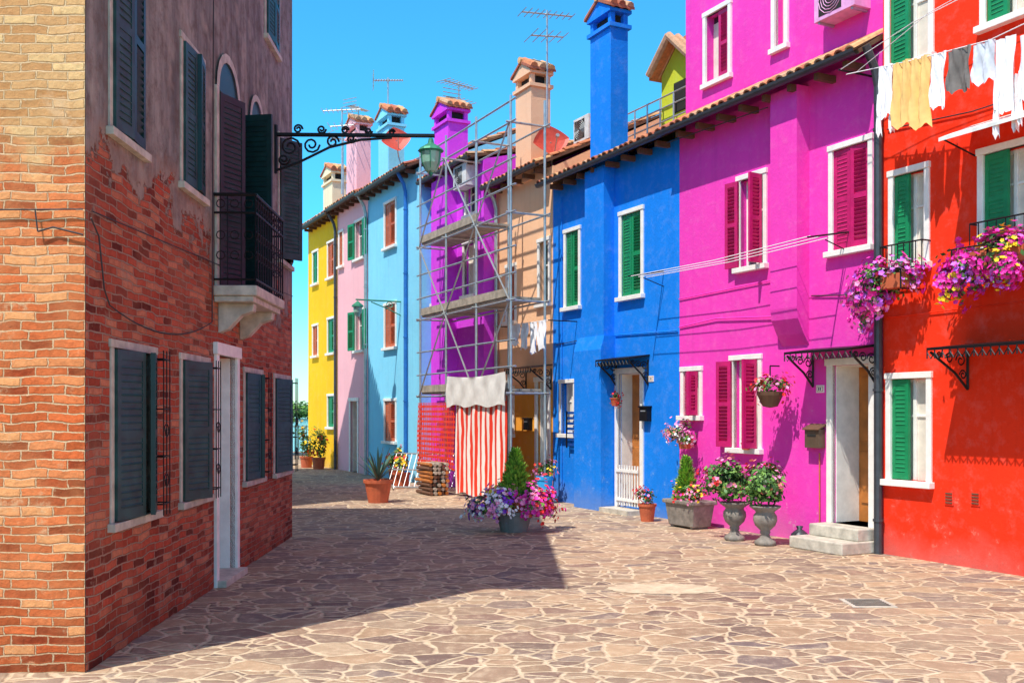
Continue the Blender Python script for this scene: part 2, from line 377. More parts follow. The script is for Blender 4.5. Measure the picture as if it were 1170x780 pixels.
def canopy(par,s0,s1,z,p,slope=.06,roofm=None,name='canopy'):
    c=MB(); rm=roofm or iron
    c.add([(s0,0,z+slope),(s1,0,z+slope),(s1,p,z),(s0,p,z),(s0,0,z+slope+.03),(s1,0,z+slope+.03),(s1,p,z+.03),(s0,p,z+.03)],[(0,3,2,1),(4,5,6,7),(0,1,5,4),(1,2,6,5),(2,3,7,6),(3,0,4,7)],rm)
    n=int((s1-s0)/.1)
    for i in range(n+1):
        x=s0+(s1-s0)*i/n; c.cyl((x,p-.01,z),(x,p-.01,z-.09),.01,iron,n=4)
        if i<n: c.wire([(x,p-.01,z-.02),(x+.05,p-.01,z-.09),(x+.1,p-.01,z-.02)],.007,iron,n=4)
    for x in (s0+.04,s1-.04):
        c.wire([(x,.01,z-.0),(x,.01,z-.42)],.016,iron); c.wire([(x,.01,z-.42),(x,p*.35,z-.24),(x,p*.75,z-.1),(x,p-.02,z-.02)],.016,iron)
        for cy,cz,r in ((p*.2,z-.1,.08),(p*.5,z-.08,.065),(p*.14,z-.26,.06),(p*.75,z-.05,.04)):
            c.wire([(x,a,b) for a,b in scroll((cy,cz),r)],.009,iron,n=4)
    return c.obj(name,par)
# plants -------------------------------------------------------------
def blob_pts(c,r,n,clumps,shell=.5):
    cs=[]
    for _ in range(clumps):
        while True:
            p=Vector((U(-1,1),U(-1,1),U(-1,1)))
            if p.length<1: break
        cs.append(p*.85)
    out=[]
    for i in range(n):
        k=random.choice(cs); g=Vector((random.gauss(0,.2),random.gauss(0,.2),random.gauss(0,.2)))
        p=k+g; out.append((Vector((c[0]+p.x*r[0],c[1]+p.y*r[1],c[2]+p.z*r[2])),p,p.length))
    return out
def leafquad(mb,p,d,size,mat,wide=.5):
    d=d.normalized() if d.length>1e-4 else Vector((0,0,1))
    t=d.orthogonal().normalized(); t.rotate(Matrix.Rotation(U(0,6.28),3,d)); b=d.cross(t)
    mb.add([p-t*size*.5,p+b*size*wide*.5,p+t*size*.5,p-b*size*wide*.5],[(0,1,2,3)],mat)
def petal(mb,p,d,size,mat):
    d=d.normalized() if d.length>1e-4 else Vector((0,0,1))
    t=d.orthogonal().normalized(); b=d.cross(t); a0=U(0,1)
    pts=[p+d*size*.15*(-1)]+[p+(t*math.cos(a0+a*math.pi/5)+b*math.sin(a0+a*math.pi/5))*size*(.5 if a%2==0 else .36) for a in range(10)]
    mb.add(pts,[(0,i+1,(i+1)%10+1) for i in range(10)],mat)
def plantmass(mb,c,r,nl,nf,ls,fs,flowers,clumps=10,leaves=None):
    leaves=leaves or leafm
    pts=blob_pts(c,r,nl,clumps)
    for p,q,l in pts:
        d=q+Vector((U(-1,1),U(-1,1),U(-.3,1.3)))*.8
        lv=leaves[0] if l<.55 else random.choice(leaves)
        leafquad(mb,p,d,ls*U(.6,1.3),lv,.55)
    if nf:
        k=0
        cs=[p for p,q,l in pts if l>.6] or [pts[0][0]]
        cc=Vector(c)
        while k<nf:
            base=random.choice(cs); f=random.choice(flowers)
            for _ in range(random.randint(2,5)):
                p=base+Vector((random.gauss(0,.04),random.gauss(0,.04),random.gauss(0,.04)))
                q=Vector(((p.x-cc.x)/r[0],(p.y-cc.y)/r[1],(p.z-cc.z)/r[2]))
                petal(mb,p+q*.03,q+Vector((U(-.6,.6),U(-.6,.6),U(-.1,.8))),fs*U(.7,1.2),f); k+=1
def pot(mb,c,r0,r1,h,mat):
    mb.lathe([(0,0),(r0,0),(r1*.96,h*.85),(r1*1.06,h*.86),(r1*1.08,h),(r1*.92,h),(r1*.88,h*.9),(0,h*.88)],c,mat)
def conifer(mb,c,r,h,n,mats):
    mb.cyl(c,(c[0],c[1],c[2]+h*.8),.02,soffit,r1=.005)
    for i in range(n):
        t=U(0,1)**1.1; rr=r*(1-t)**.8*U(.55,1.08)*(1+.2*math.sin(t*30+U(0,2))); a=U(0,6.283)
        p=Vector((c[0]+rr*math.cos(a),c[1]+rr*math.sin(a),c[2]+h*t))
        d=Vector((math.cos(a),math.sin(a),U(.3,1.4)))
        t1=d.normalized(); b=t1.cross(Vector((U(-.7,.7),U(-.7,.7),1))).normalized()*.02; L=U(.05,.1)
        mb.add([p-b,p+b,p+t1*L],[(0,1,2)],mats[1] if random.random()<.7 else mats[0])
# ------------------------------------------------------------------ ground
g=MB(); pv=paving(); g.add([(-300,-60,0),(300,-60,0),(300,500,0),(-300,500,0)],[(0,1,2,3)],pv); g.obj('ground')
# cement repair in the paving
g=MB(); cm,nt,b=newmat('cement_patch'); o=nd(nt,'ShaderNodeTexCoord').outputs['Object']
nt.links.new(mixc(nt,rng(nt,noise(nt,o,6.,5.,.7),.35,.65),lin('b9a488'),lin('e0ccac')),b.inputs['Base Color']); b.inputs['Roughness'].default_value=.9; bumpn(nt,b,noise(nt,o,20.,4.,.7),.5,.01)
k=40; g.add([(1.5+.58*math.cos(a*6.283/k)*U(.88,1.08),9.95+.3*math.sin(a*6.283/k)*U(.88,1.08),.004) for a in range(k)],[tuple(range(k))],cm); g.obj('pavement_patch')
g=MB(); g.box(3.05,3.45,9.0,9.4,0,.006,stone)
for i in range(6): g.box(3.09,3.41,9.05+i*.055,9.075+i*.055,.006,.009,iron)
g.obj('drain_cover')
wm,nt,b=newmat('lagoon_water'); b.inputs['Base Color'].default_value=(.05,.16,.2,1); b.inputs['Roughness'].default_value=.12
bumpn(nt,b,noise(nt,nd(nt,'ShaderNodeTexCoord').outputs['Object'],1.5),.3,.1)
g=MB(); g.add([(-300,44,.004),(300,44,.004),(300,480,.004),(-300,480,.004)],[(0,1,2,3)],wm); g.obj('water')
# ------------------------------------------------------------------ brick house (left)
bh=empty('brick_house')
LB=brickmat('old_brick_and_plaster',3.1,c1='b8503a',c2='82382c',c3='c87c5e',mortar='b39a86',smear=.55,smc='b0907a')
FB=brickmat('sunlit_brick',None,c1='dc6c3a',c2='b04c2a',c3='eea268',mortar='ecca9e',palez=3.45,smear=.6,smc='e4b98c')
w=MB(); det=MB(); sh=MB(); gl=MB(); holes=[]
def lwin(a,b,c,d,la,lb,grille=False,louver=True,m1=teal,frame=stone):
    f=.06; holes.append((a+f,b-f,c+f,d-f,.16))
    det.box(a,a+f,-.05,.015,c+f,d-f,frame); det.box(b-f,b,-.05,.015,c+f,d-f,frame); det.box(a-.02,b+.02,-.05,.02,d-f,d,frame); det.box(a-.04,b+.04,-.05,.055,c,c+f,frame)
    gl.box(a+f,b-f,-.14,-.13,c+f,d-f,dglass)
    wd=(b-a-2*f)/2
    for wch,ang,mt in (('a',la,m1),('b',lb,tealL if m1 is teal else m1)):
        M=Matrix.Translation((a+f if wch=='a' else b-f,.035 if ang>60 else .02,c+f+.01))@Matrix.Rotation(rad(ang if wch=='a' else 180-ang),4,'Z')
        leaf(sh,M,wd-.004,d-c-2*f-.02,mt,louver)
    if grille:
        for i in range(5):
            x=a+f+(b-a-2*f)*(i+.5)/5; det.cyl((x,-.07,c+f),(x,-.07,d-f),.009,iron)
lwin(5.92,6.92,.89,2.27,16,8,True); lwin(4.32,5.26,.89,2.27,12,20,True); lwin(1.95,2.9,.91,2.25,14,9,True); lwin(.2,1.28,.90,2.24,10,14,True)
lwin(6.2,6.95,3.71,5.4,4,5); lwin(4.5,5.25,3.71,5.1,9,3); lwin(.15,.98,3.69,5.4,14,40)
lwin(5.9,6.7,6.3,7.5,4,5); lwin(3.3,4.1,6.3,7.5,4,5); lwin(1.,1.8,6.3,7.5,4,5)
for a,b,c,d in ((5.92,6.92,.89,2.27),(4.32,5.26,.89,2.27),(1.95,2.9,.91,2.25),(.2,1.28,.9,2.24)):
    for i in range(4): 
        x=a-.1; 
    for zz in (c+.12,c+.5,c+.88,d-.1): det.wire([(a-.05,0,zz),(a-.05,.10,zz),(a+.16,.12,zz),(a+.16,.03,zz)],.007,iron)
    for x in (a-.03,a+.05,a+.13): det.wire([(x,.11,c+.03),(x,.11,d-.03)],.006,iron)
    for zz in (c+.3,c+.7): det.wire([(x_,.11,z_) for x_,z_ in scroll((a+.05,zz),.07)],.006,iron,n=4)
holes.append((3.27,4.02,0,2.32,.3))
det.box(3.17,3.27,-.05,.03,0,2.32,white); det.box(4.02,4.12,-.05,.03,0,2.32,white); det.box(3.14,4.15,-.05,.045,2.32,2.44,white)
gdoor=simple('grey_door_paint',lin('d4d5d0'),.6); det.box(3.27,4.02,-.29,-.25,0,2.32,gdoor)
for zz in ((.15,1.),(1.15,2.15)): det.box(3.37,3.6,-.25,-.235,zz[0],zz[1],gdoor); det.box(3.68,3.92,-.25,-.235,zz[0],zz[1],gdoor)
det.box(3.27,3.282,-.25,-.05,0,2.32,white); det.box(4.008,4.02,-.25,-.05,0,2.32,white)
det.box(3.2,4.1,-.25,.12,0,.07,stone)
holes.append((3.2,4.0,2.98,5.0,.2))
gl.box(3.2,4.0,-.17,-.16,2.98,5.0,dglass)
for (a,b) in ((3.1,3.2),(4.0,4.1)): det.box(a,b,-.05,.025,2.98,5.0,stone)
na=10
for (cc,segs) in (((3.6,5.0),((.4,.5,.025,stone),(0,.4,.006,teal))),((2.3,5.1),((.3,.38,.03,stone),)),((2.3,5.1),((0,.3,.006,teal),))):
    for i in range(na):
        a0=math.pi*i/na; a1=math.pi*(i+1)/na; c=cc
        for (r0,r1,o,mt) in segs:
            p=[(c[0]+r0*math.cos(a0),o,c[1]+r0*.9*math.sin(a0)),(c[0]+r1*math.cos(a0),o,c[1]+r1*.9*math.sin(a0)),(c[0]+r1*math.cos(a1),o,c[1]+r1*.9*math.sin(a1)),(c[0]+r0*math.cos(a1),o,c[1]+r0*.9*math.sin(a1))]
            if r0==0: det.add([p[0],p[1],p[2]],[(0,1,2)],mt)
            else: det.quad(*p,mt)
for x in (1.92,2.6): det.box(x,x+.08,-.02,.03,3.7,5.1,stone)
det.box(1.88,2.72,-.02,.06,3.62,3.7,stone)
leaf(sh,Matrix.Translation((2.0,.03,3.7)),.296,1.4,teal); leaf(sh,Matrix.Translation((2.304,.03,3.7)),.296,1.4,teal)
leaf(sh,Matrix.Translation((3.2,.04,3.0))@Matrix.Rotation(rad(80),4,'Z'),.36,1.95,teal)
leaf(sh,Matrix.Translation((4.0,.02,3.0))@Matrix.Rotation(rad(180-25),4,'Z'),.39,1.95,teal)
facade(w,0,7.355,0,8.,holes,LB,0)
w.quad((0,0,0),(0,0,8),(0,-6,8),(0,-6,0),LB)
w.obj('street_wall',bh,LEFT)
det.obj('stone_frames',bh,LEFT,bevel=.005); sh.obj('shutters',bh,LEFT); gl.obj('window_panes',bh,LEFT)
w=MB(); facade(w,.0,6.2,0,8.,[(2.2,3.1,.9,2.3,.2),(2.2,3.1,3.8,5.2,.2)],FB,0); w.box(2.2,3.1,-.2,-.18,.9,2.3,dglass); w.box(2.2,3.1,-.2,-.18,3.8,5.2,dglass)
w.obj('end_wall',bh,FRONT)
w=MB(); w.box(-9.3,-2.5,6.35,14.5,8.0,8.12,soffit); w.add([(-9.4,6.3,8.12),(-2.4,6.3,8.12),(-2.5,14.6,8.12),(-9.4,14.6,8.12),(-6,9,9.8),(-6,12,9.8)],[(0,1,4),(1,2,5,4),(2,3,5),(3,0,4,5)],tiles[1]); w.obj('roof',bh)
blk=simple('black_cable',(.03,.03,.035,1),.6)
t=MB()
def sagc(p,q,sag,n=14): 
    p=Vector(p);q=Vector(q); return [p.lerp(q,i/n)-Vector((0,0,sag*4*(i/n)*(1-i/n))) for i in range(n+1)]
t.wire([(7.34,.03,3.05),(7.2,.03,2.95),(7.1,.03,2.6),(7.0,.03,2.5)],.006,blk,n=4); t.wire(sagc((7.0,.03,2.5),(4.3,.03,2.62),.16),.006,blk,n=4); t.wire([(4.3,.03,2.62),(4.25,.03,5.8)],.006,blk,n=4); t.wire([(7.3,.03,3.1),(.1,.03,3.35)],.005,blk,n=4)
t.obj('cable',bh,LEFT)
t=MB(); t.wire([(6.0,.03,3.12),(3,.03,3.08),(.0,.03,3.1)],.005,blk,n=4); t.wire([(.32,.03,3.1),(.30,.035,2.95),(.2,.03,2.98),(.0,.03,2.93)],.006,blk,n=4); t.obj('cable_end',bh,FRONT)
# balcony
bl=MB(); s0,s1,p=2.75,4.15,.43; zf=3.0
bl.box(s0,s1,0,p,zf-.1,zf,stone); bl.box(s0+.03,s1-.03,0,p-.04,zf-.16,zf-.1,stone)
for x in (s0+.18,s1-.32):
    pr=[(0,zf-.16),(p-.07,zf-.16),(p-.08,zf-.24),(p-.2,zf-.28),(.1,zf-.42),(0,zf-.46)]
    n=len(pr); bl.add([(x,a,b) for a,b in pr]+[(x+.14,a,b) for a,b in pr],[tuple(range(n)),tuple(range(n,2*n))[::-1]]+[(i,n+i,n+(i+1)%n,(i+1)%n) for i in range(n)],stone)
bl.obj('balcony_slab',bh,LEFT,bevel=.01)
br=MB(); zr=zf+.9
def railrun(p0,p1):
    L=(Vector(p1)-Vector(p0)).length; n=int(L/.11)
    for z in (zf+.06,zf+.72,zr): br.cyl((p0[0],p0[1],z),(p1[0],p1[1],z),.012 if z<zr else .018,iron)
    for i in range(n+1):
        q=Vector(p0).lerp(Vector(p1),i/n); br.cyl((q.x,q.y,zf+.0),(q.x,q.y,zr),.008,iron,n=5)
        if i<n:
            q2=Vector(p0).lerp(Vector(p1),(i+.5)/n); dv=(Vector(p1)-Vector(p0)).normalized()
            for zc in (zf+.81,zf+.3,zf+.5):
                br.wire([(q2.x+dv.x*.042*math.cos(t*.785),q2.y+dv.y*.042*math.cos(t*.785),zc+.042*math.sin(t*.785)) for t in range(9)],.005,iron,n=4)
railrun((s0+.02,p-.02,0),(s1-.02,p-.02,0)); railrun((s0+.02,0,0),(s0+.02,p-.02,0)); railrun((s1-.02,0,0),(s1-.02,p-.02,0))
br.obj('balcony_railing',bh,LEFT)
# house further along on the left (throws the second shadow)
h2=House('grey_house',0,10.5,8.2,M_grey,frame=fm((-6.2,26.6),(1,0)),gutter=False)
h2.win(2,2.9,1,2.4,175,175); h2.win(5,5.9,1,2.4,175,175); h2.win(2,2.9,4,5.4,175,175); h2.win(5,5.9,4,5.4,175,175); h2.door(7.5,8.5,0,2.4); h2.build()
# wall street lamp
lp=MB(); y0=1.2
def LP(x,z): return (y0,x,z)
zz=5.3; A=2.0
lp.wire([LP(0,zz),LP(A+.05,zz)],.028,iron); lp.wire([LP(.01,zz+.12),LP(.01,zz-.5)],.03,iron)
lp.wire([LP(.02,zz-.46),LP(.3,zz-.36),LP(.7,zz-.16),LP(1.1,zz-.06),LP(1.5,zz-.03)],.018,iron)
for cx,cz,r,sg in ((.2,zz-.16,.13,1),(.47,zz-.13,.11,-1),(.74,zz-.09,.085,1),(.12,zz-.32,.08,-1),(.98,zz-.05,.06,-1),(1.2,zz+.05,.05,-1),(.3,zz+.07,.06,1),(.6,zz+.07,.06,-1),(.9,zz+.06,.05,1),(1.5,zz+.04,.04,1)):
    lp.wire([LP(a,b) for a,b in scroll((cx,cz),r,1.5,0,sg)],.014,iron,n=5)
lg=simple('verdigris_paint',lin('3f8f70'),.5,.3)
mil=simple('lamp_glass',lin('8fb8a4'),.15)
c=(y0,A,0)
lp.lathe([(.0,zz-.03),(.03,zz-.04),(.04,zz-.1),(.15,zz-.17),(.17,zz-.2),(.14,zz-.21),(.14,zz-.22)],c,lg,12)
lp.lathe([(.135,zz-.22),(.12,zz-.36),(.07,zz-.46),(0,zz-.48)],c,mil,12)
for i in range(6):
    a=i*1.047; lp.wire([(y0+.14*math.cos(a),A+.14*math.sin(a),zz-.21),(y0+.125*math.cos(a),A+.125*math.sin(a),zz-.36),(y0+.05*math.cos(a),A+.05*math.sin(a),zz-.47)],.008,lg)
lp.lathe([(.03,zz-.46),(.03,zz-.5),(0,zz-.53)],c,lg,8)
e=empty('street_lamp',LEFT); lp.obj('bracket_and_lantern',e)
e=empty('street_lamp',MAIN@Matrix.Translation((15.2,.61,4.55))); t=MB(); t.wire([(0,0,0),(0,1.2,0)],.02,lg); t.wire([(0,0,-.35),(0,.4,-.18),(0,.8,-.04)],.014,lg)
t.lathe([(0,-.02),(.04,-.06),(.14,-.14),(.15,-.18),(.12,-.19)],(0,1.15,0),lg,10); t.lathe([(.11,-.19),(.1,-.32),(.05,-.42),(0,-.43)],(0,1.15,0),mil,10)
t.wire([(0,a,b) for a,b in scroll((.3,-.1),.1)],.01,lg,n=4); t.obj('bracket_and_lantern',e)
# ------------------------------------------------------------------ right-hand houses
rh=House('red_house',-7.,-.01,9.2,M_red,depth=7)
rh.win(-.75,-.07,.85,2.22,None,4,green,'curtain'); rh.win(-.72,-.11,3.43,4.68,None,4,green,'curtain'); rh.win(-2.15,-1.37,3.5,4.66,None,6,green,'curtain')
rh.win(-.78,-.05,5.85,7.15,None,4,green,'curtain'); rh.win(-2.1,-1.4,5.93,7.15,None,5,green,'curtain')
rh.win(-4.6,-3.7,.85,2.3,4,4); rh.win(-4.6,-3.7,3.5,4.9,4,4); rh.door(-3.1,-2.25,0,2.3)
rh.build()
canopy(rh.e,-3.2,-1.2,2.42,.62)
awn=simple('white_awning',lin('f0eee8'),.6)
t=MB(); t.add([(-1.3,0,4.95),(-2.5,0,4.95),(-2.5,.55,4.74),(-1.3,.55,4.74),(-1.3,0,4.92),(-2.5,0,4.92),(-2.5,.55,4.70),(-1.3,.55,4.70)],[(0,1,2,3),(4,7,6,5),(3,2,6,7),(0,3,7,4),(1,5,6,2)],awn); t.wire([(-1.33,0,4.6),(-1.33,.5,4.72)],.01,iron); t.obj('awning',rh.e)
v=MB()
for x,z in ((-1.05,.68),(-1.4,.7)):
    v.box(x,x+.12,-.02,.012,z,z+.16,M_red)
    for i in range(4): v.box(x+.015,x+.105,.012,.02,z+.02+i*.035,z+.035+i*.035,soffit)
v.obj('vent_grilles',rh.e)
# rounded chimney hood on the red front
def prism(mb,x0,x1,pr,mat):
    n=len(pr); mb.add([(x0,a,b) for a,b in pr]+[(x1,a,b) for a,b in pr],[tuple(range(n)),tuple(range(n,2*n))[::-1]]+[(i,n+i,n+(i+1)%n,(i+1)%n) for i in range(n)],mat)
mh=House('magenta_house',0.,4.17,6.2,M_mag,eave=.32,roof=False,depth=6.5)
mh.door(.11,.92,.3,2.44,rev=.5,fw=.09)
mh.win(2.20,2.90,1.14,2.58,97,168,dmag,'curtain'); mh.win(3.57,4.12,1.61,2.46,97,30,dmag,'glass')
mh.win(2.09,2.74,3.78,5.21,98,172,dmag,'glass'); mh.win(.14,.89,3.76,5.22,6,4,dmag,'glass')
mh.build()
tileroof(mh.e,.02,4.2,.36,6.12,-.13,6.42,None,True,0,rows=3,name='eave_roof')
t=MB(); th=[(3.08,3.62,6.85,7.9,.15),(1.85,2.05,6.9,8.2,.15)]
facade(t,.002,4.165,6.2,10.2,th,M_mag,-.12); t.quad((4.165,-.12,6.2),(4.165,-.12,10.2),(4.165,-6.5,10.2),(4.165,-6.5,6.2),M_mag); t.quad((.002,-.12,6.2),(.002,-6.5,6.2),(.002,-6.5,10.2),(.002,-.12,10.2),M_mag)
for a,b,c,d,_ in th:
    f=.07; t.box(a-f,a,-.16,-.085,c,d,white); t.box(b,b+f,-.16,-.085,c,d,white); t.box(a-f-.01,b+f+.01,-.16,-.08,d,d+f,white); t.box(a-f-.02,b+f+.02,-.16,-.05,c-f,c,white); t.box(a,b,-.27,-.26,c,d,dglass); t.box(a,b,-.26,-.25,c,d-.1,curtain)
leaf(t,Matrix.Translation((3.09,-.14,6.86)),.25,1.03,dmag)
t.obj('upper_storey',mh.e)
tileroof(mh.e,.0,4.2,.25,10.2,-3.2,11.6,M_mag,True,-.12,6.4)
t=MB(); pr=[(0,2.65),(.1,2.8),(.2,3.0),(.22,3.15),(.22,6.12),(0,6.12)]
prism(t,1.26,1.78,pr,M_mag); t.obj('chimney_breast',mh.e)
canopy(mh.e,.04,1.22,2.5,.48)
ac=simple('pink_ac_unit',lin('f0a8d8'),.5); acw=simple('white_ac_unit',lin('dcdcd8'),.5)
def acunit(par,s0,s1,o,z0,z1,m):
    a=MB(); a.box(s0,s1,o,o+.28,z0,z1,m)
    cx=s0+(s1-s0)*.6; cz=(z0+z1)/2; R0=(z1-z0)*.4
    for k in range(5):
        r=R0*(k+1)/5; a.wire([(cx+r*math.cos(t*.52),o+.285,cz+r*math.sin(t*.52)) for t in range(13)],.006,steel if m is acw else m,n=4)
    a.box(cx-R0,cx+R0,o+.281,o+.284,cz-R0,cz+R0,dark)
    for x in (s0+.05,s1-.08): a.box(x,x+.03,o-.02,o+.26,z0-.03,z0,steel)
    return a.obj('air_conditioner',par,bevel=.01)
acunit(mh.e,.3,1.0,-.12,6.85,7.35,ac)
st=MB(); st.box(.05,.97,0,.62,0,.15,stone); st.box(.09,.93,-.5,.32,.15,.3,stone); st.obj('door_steps',mh.e,bevel=.015)
bl_=House('blue_house',4.17,8.33,6.15,M_blue,rise=1.5)
wd=simple('white_door',lin('e8e8e2'),.5)
bl_.door(5.17,6.05,.08,2.51,dm=wood,rev=.32)
bl_.win(7.44,8.05,1.25,2.37,None,None,green,'curtain'); bl_.win(7.25,7.88,3.67,5.25,3,5,green); bl_.win(5.17,5.93,3.67,5.25,3,3,green)
bl_.build()
t=MB(); prism(t,6.1,6.75,[(0,0),(.22,0),(.22,6.1),(0,6.1)],M_blue); prism(t,6.07,7.0,[(0,0),(.3,0),(.3,2.85),(.225,3.1),(0,3.1)],M_blue); t.obj('chimney_breast',bl_.e)
chimney(bl_.e,6.06,6.75,.1,-.26,6.05,8.55,M_blue)
canopy(bl_.e,5.0,6.06,2.62,.42)
gt=MB()
for i in range(9): gt.box(5.28+i*.08,5.31+i*.08,.04,.055,.12,.82,white)
gt.box(5.26,5.97,.055,.075,.2,.25,white); gt.box(5.26,5.97,.055,.075,.7,.75,white); gt.box(5.15,6.05,0,.35,0,.08,stone); gt.obj('door_gate_and_step',bl_.e)
d=MB(); d.box(5.5,6.5,-3,-1.3,6.2,8.0,M_yg); d.box(5.75,6.1,-1.3,-1.285,7.2,7.75,dark)
d.add([(5.5,-1.3,8.),(6.5,-1.3,8.),(6.,-1.3,8.45)],[(0,1,2)],M_yg)
for sg in (-1,1):
    xe=6+sg*.62; d.add([(6,-3,8.48),(6,-1.1,8.48),(xe,-1.1,7.93),(xe,-3,7.93),(6,-3,8.56),(6,-1.1,8.56),(xe,-1.1,8.01),(xe,-3,8.01)],[(0,1,2,3),(4,7,6,5),(3,2,6,7),(1,5,6,2)],tiles[0])
    for k in range(10): d.cyl((xe,-1.1-.19*k,8.02),(6,-1.1-.19*k,8.57),.075,random.choice(tiles),n=8)
d.obj('dormer',bl_.e)
tr=MB()
for i in range(9): x=4.3+i*.42; tr.cyl((x,-1.2,6.4),(x,-1.2,7.55),.018,steel)
for z in (7.1,7.35,7.55): tr.cyl((4.3,-1.2,z),(7.7,-1.2,z),.016,steel)
tr.obj('terrace_railing',bl_.e)
oh=House('orange_house',8.33,10.9,6.6,M_or,rise=1.5)
oh.door(8.42,9.06,.05,2.45,dm=wd,rev=.3); oh.win(8.42,8.95,3.84,5.23,None,None,green,'glass'); oh.win(9.9,10.4,3.6,4.9,4,4,brownsh); oh.win(10.0,10.5,1.2,2.3,4,4,brownsh)
oh.build(); chimney(oh.e,9.16,9.85,.05,-.4,6.5,8.4,M_peach)
canopy(oh.e,8.35,9.5,2.6,.5,roofm=soffit)
acunit(oh.e,8.5,9.1,-1.2,7.3,7.8,acw)
ph=House('purple_house',10.9,13.93,7.3,M_pur,o=.3,rise=.7)
ph.win(11.3,12.0,4.3,5.6,None,None,green,'curtain'); ph.win(11.3,12.0,1.2,2.4,None,None,green,'curtain'); ph.win(13.35,13.8,4.3,5.5,None,None); ph.win(11.2,11.9,6.1,7.0,None,None)
ph.build(); chimney(ph.e,12.4,13.25,.5,.0,7.0,8.45,M_pur)
t=MB(); prism(t,12.35,13.3,[(.3,0),(.55,0),(.55,7.2),(.3,7.2)],M_pur); t.obj('chimney_breast',ph.e)
acunit(ph.e,11.2,11.9,.31,6.75,7.25,acw)
lb=House('light_blue_house',13.93,17.79,7.72,M_lb,o=.61,rise=1.3)
for z0,z1 in ((6.0,7.3),(3.36,4.62),(.9,2.1)): lb.win(15.5,16.45,z0,z1,3,4,brownsh)
lb.build(); chimney(lb.e,16.3,17.1,.55,.1,7.6,9.35,M_lb)
pk=House('pink_house',17.79,20.66,7.8,M_pk,o=.61,rise=1.3)
pk.win(18.05,18.95,6.04,7.24,175,170,green); pk.win(18.05,18.95,3.42,4.7,175,170,green); pk.door(18.6,19.45,0,2.15); pk.win(20.0,20.5,6.04,7.2,3,3,brownsh); 
pk.build(); chimney(pk.e,19.0,19.95,.55,.12,7.7,9.8,M_pk)
ye=House('yellow_house',20.66,23.95,7.75,M_ye,o=.61,rise=1.3)
ye.win(20.9,21.7,5.83,7.05,3,3,brownsh); ye.win(20.9,21.7,3.49,4.68,3,3,green); ye.win(20.9,21.7,1.2,2.3,3,3,green); ye.win(22.7,23.4,5.83,7.,3,3,green); ye.win(22.7,23.4,3.49,4.6,3,3,brownsh)
ye.build(); chimney(ye.e,21.4,22.4,.55,.1,7.7,8.9,M_cream)
def downpipe(s,o,z0,z1,mat,name='drainpipe',r=.045):
    e=empty(name,MAIN); t=MB(); t.wire([(s,o+.28,z1+.12),(s,o+.12,z1-.15),(s,o+.07,z1-.35),(s,o+.07,z0)],r,mat,n=10)
    z=z0+.4
    while z<z1-.5: t.cyl((s,o+.07,z),(s,o+.07,z+.03),r*1.25,mat,n=10); z+=1.6
    t.obj('pipe',e,smooth=False)
downpipe(.0,0,.0,6.1,pipeg,r=.052); downpipe(14.7,.61,0,7.6,simple('blue_pipe',lin('2a78c8'),.5)); downpipe(10.75,0,0,6.5,steel); downpipe(17.8,.61,0,7.6,steel); downpipe(20.66,.61,0,7.6,pipeg)
# ------------------------------------------------------------------ scaffolding
se=empty('scaffolding',MAIN); t=MB()
ss=(7.9,9.45,11.,12.5); oo=(1.15,.42)
for s in ss:
    for o in oo: t.cyl((s,o,0),(s,o,7.7),.026,steel,n=8); t.box(s-.07,s+.07,o-.07,o+.07,0,.015,steel)
    for z in (2.1,3.85,5.5,7.2): t.cyl((s,oo[0]+.1,z),(s,oo[1]-.1,z),.022,steel)
for o in oo:
    for z in (2.1,2.6,3.1,3.85,4.35,4.85,5.5,6.0,6.5,7.2,7.6): 
        if o==oo[0] or z in (2.1,3.85,5.5,7.2): t.cyl((ss[0]-.2,o,z),(ss[-1]+.2,o,z+U(-.03,.03)),.02,steel)
for k,(a,b) in enumerate(zip(ss[:-1],ss[1:])):
    for j,(z0,z1) in enumerate(((2.1,3.85),(3.85,5.5),(5.5,7.2))):
        p,q=(a,b) if (k+j)%2 else (b,a); t.cyl((p,oo[0]+.03,z0),(q,oo[0]+.03,z1),.018,steel)
t.obj('tubes',se)
t=MB()
for z,a,b in ((3.89,8.0,12.4),(5.54,9.4,12.4),(2.14,8,12.4)):
    for i in range(3): t.box(a,b,oo[1]+.02+i*.24,oo[1]+.25+i*.24,z,z+.045,plank)
    t.box(a,b,oo[0]-.0,oo[0]+.025,z+.045,z+.2,plank)
t.obj('planks',se)
def sheet(mb,s0,s1,z0,z1,o,mat,amp=.03,nx=60,nz=14,f=9,sag=0.):
    pts=[];fs=[]
    for j in range(nz+1):
        for i in range(nx+1):
            u=i/nx;v=j/nz
            pts.append((s0+(s1-s0)*u,o+amp*(math.sin(u*f*6.283+math.sin(v*5)*.8)*(1.2-v*.6)+.5*math.sin(u*23+v*7)),z0+(z1-z0)*v+ (-(sag)*math.sin(u*math.pi) if j==nz else 0)+ (.03*math.sin(u*17) if j==0 else 0)))
    for j in range(nz):
        for i in range(nx):
            a=j*(nx+1)+i; fs.append((a,a+1,a+nx+2,a+nx+1))
    mb.add(pts,fs,mat)
sm_,nt,b=newmat('red_white_striped_tarp'); o=nd(nt,'ShaderNodeTexCoord').outputs['Object']; x=sep(nt,o)
wv=math_(nt,'ADD',x[0],math_(nt,'MULTIPLY',noise(nt,o,2.,2.),.1))
fr_=math_(nt,'FRACT',math_(nt,'MULTIPLY',wv,4.4))
nt.links.new(mixc(nt,rng(nt,fr_,.47,.53),lin('f03a20'),lin('fbeee4')),b.inputs['Base Color']); b.inputs['Roughness'].default_value=.7
rn,nt,b=newmat('red_safety_net'); o=nd(nt,'ShaderNodeTexCoord').outputs['Object']; x=sep(nt,o)
